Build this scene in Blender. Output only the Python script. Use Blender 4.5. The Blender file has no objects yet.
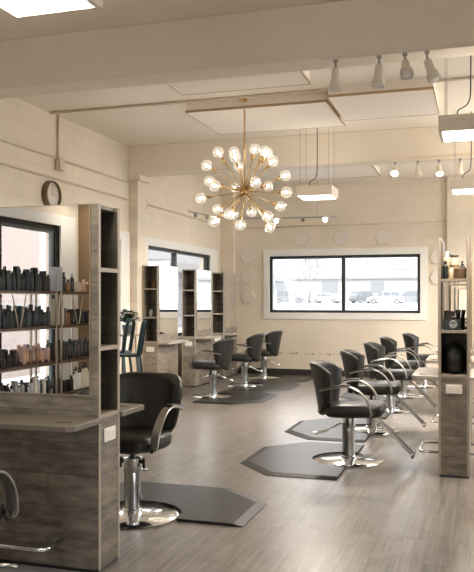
import bpy, bmesh, math, random
from mathutils import Vector, Matrix
random.seed(7)
SC = bpy.context.scene
COL = SC.collection
PI = math.pi

# ------------------------------------------------------------------ materials
def new_mat(name):
    m = bpy.data.materials.new(name); m.use_nodes = True
    nt = m.node_tree
    return m, nt, nt.nodes, nt.links, nt.nodes['Principled BSDF']

def setp(b, **k):
    for key, v in k.items():
        b.inputs[key].default_value = v

def plain(name, col, rough=0.5, metal=0.0, spec=0.5, noise=0.0, nscale=8.0, bump=0.0):
    m, nt, N, L, b = new_mat(name)
    setp(b, **{'Roughness': rough, 'Metallic': metal, 'Specular IOR Level': spec})
    c4 = (*col, 1)
    b.inputs['Base Color'].default_value = c4
    if noise or bump:
        g = N.new('ShaderNodeNewGeometry')
        n = N.new('ShaderNodeTexNoise'); n.inputs['Scale'].default_value = nscale; n.inputs['Detail'].default_value = 4
        L.new(g.outputs['Position'], n.inputs['Vector'])
        if noise:
            mx = N.new('ShaderNodeMix'); mx.data_type = 'RGBA'
            mx.inputs['A'].default_value = tuple(max(0, x * (1 - noise)) for x in col) + (1,)
            mx.inputs['B'].default_value = tuple(min(1, x * (1 + noise)) for x in col) + (1,)
            L.new(n.outputs['Fac'], mx.inputs['Factor']); L.new(mx.outputs['Result'], b.inputs['Base Color'])
        if bump:
            bp = N.new('ShaderNodeBump'); bp.inputs['Strength'].default_value = bump; bp.inputs['Distance'].default_value = 0.01
            L.new(n.outputs['Fac'], bp.inputs['Height']); L.new(bp.outputs['Normal'], b.inputs['Normal'])
    return m

def coords(N, L, ax):
    """a 2-D vector out of the world position: ax is e.g. 'YZ', 'XZ', 'YX', or 'SZ' (X+Y, Z)"""
    g = N.new('ShaderNodeNewGeometry'); s = N.new('ShaderNodeSeparateXYZ'); L.new(g.outputs['Position'], s.inputs[0])
    c = N.new('ShaderNodeCombineXYZ')
    for k, a in enumerate(ax):
        if a == 'S':
            ad = N.new('ShaderNodeMath'); L.new(s.outputs['X'], ad.inputs[0]); L.new(s.outputs['Y'], ad.inputs[1])
            L.new(ad.outputs[0], c.inputs[k])
        else:
            L.new(s.outputs[a], c.inputs[k])
    return c, s

def painted_block(name, col, ax, worn=False):
    m, nt, N, L, b = new_mat(name)
    c, s = coords(N, L, ax)
    br = N.new('ShaderNodeTexBrick')
    setp(br, **{'Scale': 1.0, 'Mortar Size': 0.006, 'Mortar Smooth': 0.8, 'Brick Width': 0.42, 'Row Height': 0.205,
                'Color1': (*col, 1), 'Color2': (*[x * 0.975 for x in col], 1), 'Mortar': (*[x * 0.90 for x in col], 1)})
    L.new(c.outputs[0], br.inputs['Vector'])
    n = N.new('ShaderNodeTexNoise'); setp(n, Scale=1.1, Detail=6.0, Roughness=0.6)
    g = N.new('ShaderNodeNewGeometry'); L.new(g.outputs['Position'], n.inputs['Vector'])
    r = N.new('ShaderNodeMapRange'); setp(r, **{'From Min': .3, 'From Max': .7, 'To Min': .93, 'To Max': 1.05}); L.new(n.outputs['Fac'], r.inputs['Value'])
    mu = N.new('ShaderNodeMix'); mu.data_type = 'RGBA'; mu.blend_type = 'MULTIPLY'; mu.inputs['Factor'].default_value = 1
    L.new(br.outputs['Color'], mu.inputs['A']); L.new(r.outputs['Result'], mu.inputs['B'])
    out = mu.outputs['Result']
    if worn:                                   # chipped paint along the low ledge and a few scuffs
        n2 = N.new('ShaderNodeTexNoise'); setp(n2, Scale=7.0, Detail=7.0, Roughness=.7); L.new(g.outputs['Position'], n2.inputs['Vector'])
        d = N.new('ShaderNodeMath'); d.operation = 'SUBTRACT'; d.inputs[1].default_value = 0.42; L.new(s.outputs['Z'], d.inputs[0])
        a = N.new('ShaderNodeMath'); a.operation = 'ABSOLUTE'; L.new(d.outputs[0], a.inputs[0])
        ra = N.new('ShaderNodeMapRange'); setp(ra, **{'From Min': 0.0, 'From Max': 0.07, 'To Min': .10, 'To Max': -.12}); L.new(a.outputs[0], ra.inputs['Value'])
        su = N.new('ShaderNodeMath'); L.new(n2.outputs['Fac'], su.inputs[0]); L.new(ra.outputs['Result'], su.inputs[1])
        rr = N.new('ShaderNodeMapRange'); setp(rr, **{'From Min': .58, 'From Max': .66}); L.new(su.outputs[0], rr.inputs['Value'])
        mw = N.new('ShaderNodeMix'); mw.data_type = 'RGBA'; mw.inputs['B'].default_value = (.36, .24, .15, 1)
        L.new(rr.outputs['Result'], mw.inputs['Factor']); L.new(out, mw.inputs['A']); out = mw.outputs['Result']
    L.new(out, b.inputs['Base Color'])
    bp = N.new('ShaderNodeBump'); setp(bp, Strength=.35, Distance=.006); L.new(br.outputs['Fac'], bp.inputs['Height']); bp.invert = True
    L.new(bp.outputs['Normal'], b.inputs['Normal'])
    setp(b, Roughness=.6)
    return m

def plank_mat(name, dark, light, ax, bw, rh, rough, spec=.5, streak=(1.2, 26.0), gap=.7, contrast=.5, blotch=0):
    m, nt, N, L, b = new_mat(name)
    c, s = coords(N, L, ax)
    br = N.new('ShaderNodeTexBrick'); br.offset = .37
    setp(br, **{'Scale': 1.0, 'Mortar Size': 0.002, 'Mortar Smooth': .2, 'Brick Width': bw, 'Row Height': rh,
                'Color1': (0, 0, 0, 1), 'Color2': (1, 1, 1, 1), 'Mortar': (.2, .2, .2, 1)})
    L.new(c.outputs[0], br.inputs['Vector'])
    mp = N.new('ShaderNodeVectorMath'); mp.operation = 'MULTIPLY'; mp.inputs[1].default_value = (streak[0], streak[1], 1)
    L.new(c.outputs[0], mp.inputs[0])
    ad = N.new('ShaderNodeVectorMath'); ad.operation = 'ADD'; L.new(mp.outputs[0], ad.inputs[0])
    sc = N.new('ShaderNodeVectorMath'); sc.operation = 'SCALE'; sc.inputs['Scale'].default_value = 9.0
    L.new(br.outputs['Color'], sc.inputs[0]); L.new(sc.outputs[0], ad.inputs[1])
    n = N.new('ShaderNodeTexNoise'); setp(n, Scale=1.0, Detail=7.0, Roughness=.62, Distortion=.4); L.new(ad.outputs[0], n.inputs['Vector'])
    n2 = N.new('ShaderNodeTexNoise'); setp(n2, Scale=5.0, Detail=6.0, Roughness=.7); L.new(c.outputs[0], n2.inputs['Vector'])
    if blotch: mq = N.new('ShaderNodeVectorMath'); mq.operation = 'MULTIPLY'; mq.inputs[1].default_value = (1.0, 2.6, 1); L.new(c.outputs[0], mq.inputs[0]); L.new(mq.outputs[0], n2.inputs['Vector'])
    r = N.new('ShaderNodeMapRange'); setp(r, **{'From Min': .32, 'From Max': .68}); L.new(n.outputs['Fac'], r.inputs['Value'])
    w = N.new('ShaderNodeMix'); w.data_type = 'FLOAT'; w.inputs['Factor'].default_value = contrast
    L.new(br.outputs['Color'], w.inputs['A']); L.new(r.outputs['Result'], w.inputs['B'])
    w2 = N.new('ShaderNodeMix'); w2.data_type = 'FLOAT'; w2.inputs['Factor'].default_value = .45 if blotch else .25
    rn = N.new('ShaderNodeMapRange'); setp(rn, **{'From Min': .35, 'From Max': .65}); L.new(n2.outputs['Fac'], rn.inputs['Value'])
    L.new(w.outputs['Result'], w2.inputs['A']); L.new(rn.outputs['Result'], w2.inputs['B'])
    mx = N.new('ShaderNodeMix'); mx.data_type = 'RGBA'; mx.inputs['A'].default_value = (*dark, 1); mx.inputs['B'].default_value = (*light, 1)
    L.new(w2.outputs['Result'], mx.inputs['Factor'])
    gp = N.new('ShaderNodeMix'); gp.data_type = 'RGBA'; gp.inputs['B'].default_value = (*[x * .55 for x in dark], 1)
    gm = N.new('ShaderNodeMath'); gm.operation = 'MULTIPLY'; gm.inputs[1].default_value = gap
    L.new(br.outputs['Fac'], gm.inputs[0]); L.new(gm.outputs[0], gp.inputs['Factor']); L.new(mx.outputs['Result'], gp.inputs['A'])
    L.new(gp.outputs['Result'], b.inputs['Base Color'])
    rr = N.new('ShaderNodeMapRange'); setp(rr, **{'To Min': rough - .06, 'To Max': rough + .10}); L.new(n.outputs['Fac'], rr.inputs['Value'])
    L.new(rr.outputs['Result'], b.inputs['Roughness']); setp(b, **{'Specular IOR Level': spec})
    bp = N.new('ShaderNodeBump'); setp(bp, Strength=.12, Distance=.004); L.new(n.outputs['Fac'], bp.inputs['Height']); L.new(bp.outputs['Normal'], b.inputs['Normal'])
    return m

def emis(name, col, strength):
    m, nt, N, L, b = new_mat(name)
    setp(b, **{'Base Color': (*col, 1), 'Emission Color': (*col, 1), 'Emission Strength': strength})
    return m

def glass_mat(name, tint=(1, 1, 1), gloss=.06, rough=.02, glow=0):
    m, nt, N, L, b = new_mat(name); N.remove(b)
    t = N.new('ShaderNodeBsdfTransparent'); t.inputs[0].default_value = (*tint, 1)
    g = N.new('ShaderNodeBsdfGlossy'); g.inputs['Roughness'].default_value = rough
    lw = N.new('ShaderNodeLayerWeight'); lw.inputs['Blend'].default_value = .25
    r = N.new('ShaderNodeMapRange'); setp(r, **{'To Min': gloss, 'To Max': .6}); L.new(lw.outputs['Facing'], r.inputs['Value'])
    mx = N.new('ShaderNodeMixShader'); L.new(r.outputs['Result'], mx.inputs[0]); L.new(t.outputs[0], mx.inputs[1]); L.new(g.outputs[0], mx.inputs[2])
    out = mx.outputs[0]
    if glow:
        em = N.new('ShaderNodeEmission'); em.inputs[0].default_value = (1, .93, .82, 1); em.inputs[1].default_value = glow
        a = N.new('ShaderNodeAddShader'); L.new(out, a.inputs[0]); L.new(em.outputs[0], a.inputs[1]); out = a.outputs[0]
    L.new(out, N['Material Output'].inputs['Surface'])
    return m

M = {}
CREAM = (.82, .73, .60)
M['wall_y'] = painted_block('painted_block_left', CREAM, 'YZ')
M['wall_x'] = painted_block('painted_block_back', CREAM, 'XZ', worn=True)
M['beam'] = plain('beam_plaster', (.82, .74, .62), .75, noise=.05, nscale=2.5, bump=.15)
M['ceiling'] = plain('ceiling_paint', (.90, .84, .74), .75, noise=.03, nscale=1.5)
M['panel'] = plain('acoustic_panel', (.88, .82, .74), .85, noise=.02, nscale=5)
M['panel_edge'] = plain('panel_edge_wood', (.44, .31, .17), .6, noise=.2, nscale=12)
M['white'] = plain('white_trim_paint', (.86, .84, .79), .5, noise=.02)
M['cream_metal'] = plain('cream_enamel', (.80, .72, .60), .45, noise=.02)
M['conduit'] = plain('painted_conduit', (.70, .60, .47), .5, noise=.03)
M['floor'] = plank_mat('vinyl_plank', (.062, .052, .044), (.255, .225, .200), 'YX', 1.22, .152, .30, .30, (1.6, 34), .5, .80)
M['barn'] = plank_mat('barnwood_laminate', (.036, .030, .023), (.30, .258, .20), 'SZ', .9, .175, .5, .4, (4.0, 26), .60, .66, 1)
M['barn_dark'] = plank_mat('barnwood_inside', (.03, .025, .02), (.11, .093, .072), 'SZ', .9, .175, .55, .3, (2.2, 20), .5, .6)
M['barn_lit'] = plank_mat('barnwood_lit', (.09, .075, .058), (.40, .345, .275), 'SZ', .9, .175, .5, .4, (4.0, 26), .60, .66, 1)  # lightened copy of barn: the left row's stronger light put into the colour
M['edge'] = plain('edge_band', (.34, .285, .22), .5, noise=.06)
M['counter'] = plain('counter_laminate', (.135, .112, .085), .42, noise=.12, nscale=14)
M['counter_lit'] = plain('counter_lit_laminate', (.42, .37, .31), .35, noise=.08, nscale=14)  # paler copy of counter: bright reflection on the row counters put into the colour
M['black_frame'] = plain('window_frame_black', (.022, .024, .025), .4, noise=.1)
M['grey_frame'] = plain('window_frame_grey', (.14, .165, .175), .4, noise=.1)
M['vinyl'] = plain('black_vinyl', (.017, .0155, .0135), .42, spec=.38, noise=.15, nscale=40, bump=.06)
M['chrome'] = plain('chrome', (.84, .87, .90), .12, 1.0, noise=.03)
M['steel'] = plain('brushed_steel', (.42, .40, .37), .30, 1.0, noise=.08)
M['black_plastic'] = plain('black_plastic', (.016, .016, .016), .4, noise=.1)
M['mat'] = plain('rubber_mat', (.017, .0155, .012), .36, spec=.22, noise=.12, nscale=60, bump=.1)
M['mat_edge'] = plain('rubber_mat_edge', (.011, .010, .009), .5, spec=.3, noise=.1, nscale=60)
M['brass'] = plain('brass', (.66, .45, .20), .26, 1.0, noise=.05)
M['mirror'] = plain('mirror_silver', (.90, .90, .89), .0, 1.0, noise=.004)
M['plastic_white'] = plain('white_plastic', (.80, .77, .70), .4, noise=.02)
M['baseboard'] = plain('black_vinyl_base', (.03, .026, .022), .5, noise=.2)
M['brown_wall'] = plain('brown_partition', (.26, .175, .095), .7, noise=.08)
M['teal'] = plain('dark_teal_metal', (.008, .026, .032), .35, .3, noise=.1)
M['leaf'] = plain('leaf_green', (.006, .040, .032), .5, noise=.5, nscale=20)
M['pot'] = plain('dark_pot', (.05, .06, .06), .5, noise=.1)
M['wood_box'] = plain('walnut_box', (.20, .125, .07), .5, noise=.3, nscale=30)
M['wood_shelf'] = plain('walnut_shelf', (.105, .060, .035), .5, noise=.25, nscale=16)
M['gold'] = plain('champagne_metal', (.50, .42, .32), .35, .8, noise=.05)
M['glass'] = glass_mat('window_glass')
M['bulb_glass'] = glass_mat('bulb_glass', (1.0, .97, .92), .12, glow=.055)
M['filament'] = emis('filament_glow', (1.0, .84, .60), 6.0)
M['diffuser'] = emis('lamp_diffuser', (1.0, .95, .88), 3.0)
M['spot_glow'] = emis('spot_glow', (1.0, .90, .72), 9.0)
M['plate_grey'] = plain('plate_grey_metal', (.42, .43, .44), .45, .2, noise=.05)
M['hex'] = plain('hex_felt', (.79, .73, .65), .8, noise=.03)
M['hex_edge'] = plain('hex_felt_edge', (.66, .58, .48), .8, noise=.05)
M['clock_rim'] = plain('clock_brown_rim', (.20, .135, .075), .45, .3, noise=.1)
M['clock_face'] = plain('clock_face', (.83, .775, .69), .5, noise=.01)
M['snow'] = plain('snowy_asphalt', (0.384, 0.391, 0.403), .8, noise=.05, nscale=.4)
M['facade'] = plain('facade_pale', (0.223, 0.226, 0.229), .8, noise=.04, nscale=.4)
M['facade_grey'] = plain('facade_band', (0.136, 0.143, 0.149), .8, noise=.05)
M['facade_dark'] = plain('facade_window', (0.105, 0.112, 0.118), .3, noise=.1)
M['bark'] = plain('pale_bark', (0.136, 0.133, 0.130), .8, noise=.1)
M['tyre'] = plain('tyre_rubber', (0.062, 0.062, 0.065), .8, noise=.1)
M['car_glass'] = plain('car_glass', (0.081, 0.090, 0.099), .4, noise=.05)
M['brick_ext'] = painted_block('pale_brick', (0.223, 0.186, 0.171), 'YZ')

# ------------------------------------------------------------------ mesh helpers
class MB:
    """one mesh being collected"""
    def __init__(s): s.bm = bmesh.new()
    def _xf(s, vs, mat):
        if mat is not None:
            for v in vs: v.co = mat @ v.co
    def box(s, x0, x1, y0, y1, z0, z1, bevel=0, seg=2, mat=None):
        b = bmesh.new(); bmesh.ops.create_cube(b, size=1)
        for v in b.verts:
            v.co = Vector(((x0 + x1) / 2 + v.co.x * (x1 - x0), (y0 + y1) / 2 + v.co.y * (y1 - y0), (z0 + z1) / 2 + v.co.z * (z1 - z0)))
        if bevel: bmesh.ops.bevel(b, geom=b.edges[:], offset=bevel, segments=seg, affect='EDGES', profile=.5)
        s._xf(b.verts, mat); s._merge(b); return s
    def _merge(s, b):
        me = bpy.data.meshes.new('tmp'); b.to_mesh(me); b.free(); s.bm.from_mesh(me); bpy.data.meshes.remove(me)
    def ring_loft(s, rings, cap0=True, cap1=True, closed=True):
        V = [[s.bm.verts.new(p) for p in r] for r in rings]
        n = len(V[0])
        for a, b in zip(V[:-1], V[1:]):
            for i in range(n if closed else n - 1):
                j = (i + 1) % n
                s.bm.faces.new((a[i], a[j], b[j], b[i]))
        if cap0: s.bm.faces.new(V[0][::-1])
        if cap1: s.bm.faces.new(V[-1])
        return s
    def lathe(s, prof, cx=0, cy=0, n=24, z0=0, mat=None):
        rings = []
        for r, z in prof:
            ring = [Vector((cx + r * math.cos(2 * PI * k / n), cy + r * math.sin(2 * PI * k / n), z0 + z)) for k in range(n)]
            if mat is not None: ring = [mat @ p for p in ring]
            rings.append(ring)
        return s.ring_loft(rings)
    def tube(s, pts, r, n=8, flat=None):
        """round tube along pts; flat=(w,t,axis) makes a flat strap whose width runs along axis"""
        pts = [Vector(p) for p in pts]; rings = []; up = None
        for i, p in enumerate(pts):
            d = (pts[min(i + 1, len(pts) - 1)] - pts[max(i - 1, 0)]).normalized()
            if flat:
                a = Vector(flat[2]).normalized(); b = d.cross(a).normalized()
                w, t = flat[0] / 2, flat[1] / 2; e = t * .5
                prof = [(-w, -t + e), (-w + e, -t), (w - e, -t), (w, -t + e), (w, t - e), (w - e, t), (-w + e, t), (-w, t - e)]
                rings.append([p + a * u + b * v for u, v in prof])
            else:
                if up is None:
                    up = Vector((0, 0, 1)) if abs(d.z) < .9 else Vector((1, 0, 0))
                a = d.cross(up).normalized(); b = a.cross(d).normalized(); up = b
                rr = r[i] if isinstance(r, (list, tuple)) else r
                rings.append([p + (a * math.cos(2 * PI * k / n) + b * math.sin(2 * PI * k / n)) * rr for k in range(n)])
        return s.ring_loft(rings)
    def prism(s, poly, z0, z1, bevel=0, mat=None):
        b = bmesh.new()
        lo = [b.verts.new((x, y, z0)) for x, y in poly]; hi = [b.verts.new((x, y, z1)) for x, y in poly]
        b.faces.new(lo[::-1]); b.faces.new(hi); n = len(poly)
        for i in range(n): b.faces.new((lo[i], lo[(i + 1) % n], hi[(i + 1) % n], hi[i]))
        bmesh.ops.recalc_face_normals(b, faces=b.faces[:])
        if bevel: bmesh.ops.bevel(b, geom=b.edges[:], offset=bevel, segments=1, affect='EDGES')
        s._xf(b.verts, mat); s._merge(b); return s
    def sphere(s, c, r, u=16, v=10, sc=(1, 1, 1)):
        b = bmesh.new(); bmesh.ops.create_uvsphere(b, u_segments=u, v_segments=v, radius=r)
        for w in b.verts: w.co = Vector((w.co.x * sc[0], w.co.y * sc[1], w.co.z * sc[2])) + Vector(c)
        s._merge(b); return s
    def build(s, name, mat, parent=None, smooth=False, loc=None):
        bmesh.ops.recalc_face_normals(s.bm, faces=s.bm.faces[:])
        me = bpy.data.meshes.new(name); s.bm.to_mesh(me); s.bm.free()
        if smooth:
            for p in me.polygons: p.use_smooth = True
        me.materials.append(M[mat] if isinstance(mat, str) else mat)
        o = bpy.data.objects.new(name, me); COL.objects.link(o)
        if parent is not None: o.parent = parent
        if loc is not None: o.location = loc
        if smooth == 'auto':
            bmx = o.modifiers.new('split', 'EDGE_SPLIT'); bmx.split_angle = math.radians(40)
        return o

def smooth_curve(pts, n=6):
    P = [Vector(p) for p in pts]; out = []
    for i in range(len(P) - 1):
        p0, p1, p2, p3 = P[max(i - 1, 0)], P[i], P[i + 1], P[min(i + 2, len(P) - 1)]
        for k in range(n):
            t = k / n
            out.append(.5 * ((2 * p1) + (p2 - p0) * t + (2 * p0 - 5 * p1 + 4 * p2 - p3) * t * t + (3 * p1 - p0 - 3 * p2 + p3) * t ** 3))
    out.append(P[-1]); return out

def empty(name, loc=(0, 0, 0), rz=0):
    o = bpy.data.objects.new(name, None); o.empty_display_size = .1; COL.objects.link(o)
    o.location = loc; o.rotation_euler = (0, 0, rz); return o
def tag(o, label=None, cat=None, group=None, kind=None):
    for k, v in (('label', label), ('category', cat), ('group', group), ('kind', kind)):
        if v: o[k] = v
    return o
def struct(o): o['kind'] = 'structure'; return o
def copy_tree(o, parent=None):
    c = o.copy(); COL.objects.link(c); c.parent = parent
    for ch in list(KIDS(o)): copy_tree(ch, c)
    return c
def KIDS(o): return [x for x in list(COL.objects) if x.parent is o]

# ------------------------------------------------------------------ the setting
XL, YB, ZC, XR, YR = -5.0, 14.88, 3.77, 3.4, -1.5
struct(MB().box(XL - .2, XR + .2, YR - .2, YB + .2, -.15, 0).build('floor', 'floor'))
struct(MB().box(XL - .2, XR + .2, YR - .2, YB + .2, ZC, ZC + .2).build('ceiling', 'ceiling'))

def wall_holes(along, a0, a1, fixed0, fixed1, holes, name, mat):
    """a wall running along 'X' or 'Y' with rectangular holes (p0, p1, z0, z1)"""
    m = MB()
    def bx(p0, p1, z0, z1):
        if p1 - p0 < 1e-4 or z1 - z0 < 1e-4: return
        if along == 'Y': m.box(fixed0, fixed1, p0, p1, z0, z1)
        else: m.box(p0, p1, fixed0, fixed1, z0, z1)
    cur = a0
    for p0, p1, z0, z1 in sorted(holes):
        bx(cur, p0, 0, ZC); bx(p0, p1, 0, z0); bx(p0, p1, z1, ZC); cur = p1
    bx(cur, a1, 0, ZC)
    return struct(m.build(name, mat))

HL = [(-1.03, 1.35, .38, 2.40), (7.7, 10.17, .85, 2.36), (11.14, 14.08, .85, 2.345)]
wall_holes('Y', YR - .2, YB + .2, XL - .2, XL, HL, 'wall_left', 'wall_y')
HB = [(-4.01, -1.07, 1.23, 2.35)]
wall_holes('X', XL, XR, YB, YB + .2, HB, 'wall_back', 'wall_x')
HR_ADDED = [(-.9, 1.6, .4, 2.9), (6.4, 10.35, .15, 3.3), (10.8, 14.6, .15, 3.3)]  # right wall windows are added, unseen, to let sky light into the room
wall_holes('Y', YR - .2, YB + .2, XR, XR + .2, HR_ADDED, 'wall_right', 'wall_y')
HZ_ADDED = [(-2.4, -.6, .9, 2.7)]  # rear window is added, unseen, to light front faces from behind the camera
wall_holes('X', XL, XR, YR - .2, YR, HZ_ADDED, 'wall_rear', 'brown_wall')

def window(n, side, p0, p1, z0, z1, mull, inner, trim=(.13, .13), grey=False):
    """window with frame, mullion, one glass pane per light and a white casing"""
    e = struct(empty('window_%d' % n, ((inner, (p0 + p1) / 2, 0) if side in 'LR' else ((p0 + p1) / 2, inner, 0))))
    sg = {'L': -1, 'R': 1, 'B': 1, 'Z': -1}[side]
    ox, oy = e.location.x, e.location.y
    def bx(m, a0, a1, c0, c1, d0, d1, bev=0):
        d0, d1 = sorted((inner + sg * d0, inner + sg * d1))
        if side in 'LR': m.box(d0 - ox, d1 - ox, a0 - oy, a1 - oy, c0, c1, bev)
        else: m.box(a0 - ox, a1 - ox, d0 - oy, d1 - oy, c0, c1, bev)
    t = .055
    f = MB()
    bx(f, p0, p0 + t, z0, z1, .03, .10); bx(f, p1 - t, p1, z0, z1, .03, .10)
    bx(f, p0 + t, p1 - t, z0, z0 + t, .03, .10); bx(f, p0 + t, p1 - t, z1 - t, z1, .03, .10)
    f.build('frame', 'black_frame', e)
    for q in mull:
        g = MB(); bx(g, q - .035, q + .035, z0 + t, z1 - t, .025, .10); g.build('mullion', 'black_frame', e)
    if grey:
        g = MB()
        ee = [p0 + t] + [v for q in mull for v in (q - .035, q + .035)] + [p1 - t]
        for a, b in zip(ee[::2], ee[1::2]):
            bx(g, a, a + .05, z0 + t, z1 - t, .05, .09); bx(g, b - .05, b, z0 + t, z1 - t, .05, .09)
            bx(g, a + .05, b - .05, z0 + t, z0 + t + .04, .05, .09); bx(g, a + .05, b - .05, z1 - t - .04, z1 - t, .05, .09)
        g.build('sash', 'grey_frame', e)
    ee = [p0 + t] + [v for q in mull for v in (q - .035, q + .035)] + [p1 - t]
    for a, b in zip(ee[::2], ee[1::2]):
        g = MB(); bx(g, a, b, z0 + t, z1 - t, .065, .071); g.build('glass', 'glass', e)
    if trim:
        g = MB(); w0, w1 = trim
        bx(g, p0 - w0, p0, z0 - .13, z1 + .13, -.025, .03, .004); bx(g, p1, p1 + w1, z0 - .13, z1 + .13, -.025, .03, .004)
        bx(g, p0, p1, z1, z1 + .13, -.025, .03, .004); bx(g, p0, p1, z0 - .13, z0, -.025, .03, .004)
        g.build('casing', 'white', e)
    return e
window(1, 'B', *HB[0], [-2.53], YB, (.12, .12))
window(2, 'L', *HL[2], [12.42], XL, (.10, .42))
window(3, 'L', *HL[1], [8.9], XL, (.13, .30))
window(4, 'L', *HL[0], [.20], XL, (.36, .14), True)
for k, h in enumerate(HR_ADDED): window(5 + k, 'R', *h, [(h[0] + h[1]) / 2], XR, (.12, .12))
for k, h in enumerate(HZ_ADDED): window(8 + k, 'Z', *h, [(h[0] + h[1]) / 2], YR, (.12, .12))

# beams, pilasters, corner, baseboard
struct(MB().box(XL, XR, 5.85, 6.15, 3.345, ZC, .012).build('ceiling_beam', 'beam'))
struct(MB().box(XL, XR, 10.45, 10.75, 3.345, ZC, .012).build('ceiling_beam', 'beam'))
b = MB(); b.box(XL, -4.86, 10.50, 10.80, 0, 3.345, .01); b.box(XL, -4.80, 10.44, 10.86, 3.26, 3.345, .01)
struct(b.build('pilaster', 'wall_y'))
struct(MB().box(XL, -4.73, YB - .12, YB, 0, ZC, .006).build('pilaster', 'wall_x'))
struct(MB().box(-.58, .25, YB - .1, YB, 0, ZC, .006).build('pilaster', 'wall_x'))
struct(MB().box(-4.73, -.58, YB - .02, YB, 0, .115, .004).build('baseboard_back', 'baseboard'))
struct(MB().box(XL, XL + .02, 10.86, YB - .12, 0, .115, .004).build('baseboard_left', 'baseboard'))

# ceiling panels: pale boards with a brown wooden rim
def ceiling_panel(x0, x1, y0, y1, label):
    e = tag(empty('ceiling_panel', ((x0 + x1) / 2, (y0 + y1) / 2, 0)), label, 'ceiling panel', 'acoustic panels under the ceiling')
    hx, hy = (x1 - x0) / 2, (y1 - y0) / 2
    MB().box(-hx + .008, hx - .008, -hy + .008, hy - .008, 3.648, ZC, 0).build('board', 'panel', e)
    r = MB(); z0, z1, q = 3.645, 3.672, .008
    r.box(-hx, hx, -hy, -hy + q, z0, z1); r.box(-hx, hx, hy - q, hy, z0, z1)
    r.box(-hx, -hx + q, -hy + q, hy - q, z0, z1); r.box(hx - q, hx, -hy + q, hy - q, z0, z1)
    r.build('rim', 'panel_edge', e)
ceiling_panel(-3.25, -1.60, 8.32, 9.55, 'brown rimmed pale ceiling panel behind the chandelier rod')
ceiling_panel(-1.56, -.45, 8.14, 9.28, 'pale ceiling panel between the chandelier and the large box lamp')
ceiling_panel(-3.00, -1.62, 6.30, 7.60, 'ceiling panel just past the first beam, only one brown rim showing')
ceiling_panel(-3.27, -1.66, 12.2, 13.6, 'ceiling panel beyond the second beam, above the small hanging box lamp')

# conduits
def conduit(paths, label, r=.016, boxes=(), mat='conduit'):
    e = tag(empty('conduit', paths[0][0]), label, 'pipe')
    o = Vector(paths[0][0])
    for p in paths: MB().tube([Vector(q) - o for q in p], r, 8).build('pipe', mat, e, True)
    for c in boxes:
        c = Vector(c) - o
        MB().box(c.x - .035, c.x + .035, c.y - .06, c.y + .06, c.z - .08, c.z + .08, .01).build('junction_box', mat, e)
conduit([[(XL + .0185, -1, 2.975), (XL + .0185, 10.38, 2.975)]], 'lower thin painted conduit along the left wall beside the clock', boxes=[])
conduit([[(XL + .0185, -1, 3.23), (XL + .0185, 10.38, 3.23)], [(XL + .0185, 8.44, 3.25), (XL + .0185, 8.44, ZC - .002)]], 'upper painted conduit on left wall with a riser and box', boxes=[(XL + .045, 8.44, 3.16)])
conduit([[(XL + .0185, 10.95, 1.0), (XL + .0185, 10.95, 2.98)], [(XL + .0185, 10.95, 2.98), (XL + .0185, 14.7, 2.98)]], 'conduit dropping down the left wall past the pilaster', boxes=[(XL + .045, 10.95, 2.98)])
conduit([[(-4.98, 8.25, 3.755), (1.5, 8.25, 3.755)]], 'long conduit running across the ceiling over the chandelier')
conduit([[(-4.6, YB - .0155, 2.93), (-.6, YB - .0155, 2.95)]], 'conduit running along the back wall above the big window')

# ------------------------------------------------------------------ hanging box lamps
def box_lamp(x, y, label, w=.48, d=.45, drop=True, power=34, up=.8):
    e = tag(empty('pendant_lamp', (x, y, 2.80)), label, 'lamp', 'hanging box lamps')
    h = MB(); t = .03
    h.box(-w/2, w/2, -d/2, -d/2 + t, 0, .125, .004); h.box(-w/2, w/2, d/2 - t, d/2, 0, .125, .004)
    h.box(-w/2, -w/2 + t, -d/2 + t, d/2 - t, 0, .125, .004); h.box(w/2 - t, w/2, -d/2 + t, d/2 - t, 0, .125, .004)
    h.box(-w/2 + t, w/2 - t, -d/2 + t, d/2 - t, .115, .125)
    h.build('housing', 'cream_metal', e)
    MB().box(-w/2 + t, w/2 - t, -d/2 + t, d/2 - t, .02, .03).build('diffuser', 'diffuser', e)
    for sx, sy in ((-1, -1), (1, -1), (-1, 1), (1, 1)):
        MB().tube([(sx * (w/2 - .05), sy * (d/2 - .05), .124), (sx * (w/2 - .05), sy * (d/2 - .05), ZC - 2.80)], .003, 6).build('suspension_wire', 'steel', e)
    c = MB(); c.tube(smooth_curve([(-.08, 0, .12), (-.10, 0, .2), (-.02, 0, .26), (0, 0, .4), (0, 0, ZC - 2.80)]), .006, 6)
    c.build('power_cord', 'black_plastic', e, True)
    l = bpy.data.lights.new('lamp_light', 'AREA'); l.shape = 'RECTANGLE'; l.size = w - .08; l.size_y = d - .08; l.energy = power; l.color = (1.0, .90, .77)
    lo = bpy.data.objects.new('lamp_light', l); COL.objects.link(lo); lo.parent = e; lo.location = (0, 0, .015)
    if up:  # added upward light over the closed housing, only to brighten the ceiling
        l = bpy.data.lights.new('added_uplight', 'AREA'); l.shape = 'RECTANGLE'; l.size = w - .08; l.size_y = d - .08; l.energy = up; l.color = (1.0, .92, .80)
        lo = bpy.data.objects.new('added_uplight', l); COL.objects.link(lo); lo.parent = e; lo.location = (0, 0, .135); lo.rotation_euler = (PI, 0, 0)
    return e
box_lamp(-.07, 6.45, 'large hanging box lamp beside the track spotlights, cut by the frame', .48, .47, power=24, up=.8)
box_lamp(-2.0, 9.78, 'small hanging box lamp beside the chandelier on four wires', .47, .47)
box_lamp(-.10, 9.78, 'box lamp hanging under the second row of track spotlights', .48, .48)
box_lamp(-1.86, 2.94, 'bright box lamp closest to the viewer, cut off by the top of the frame', .46, .42, power=8, up=0)
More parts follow.
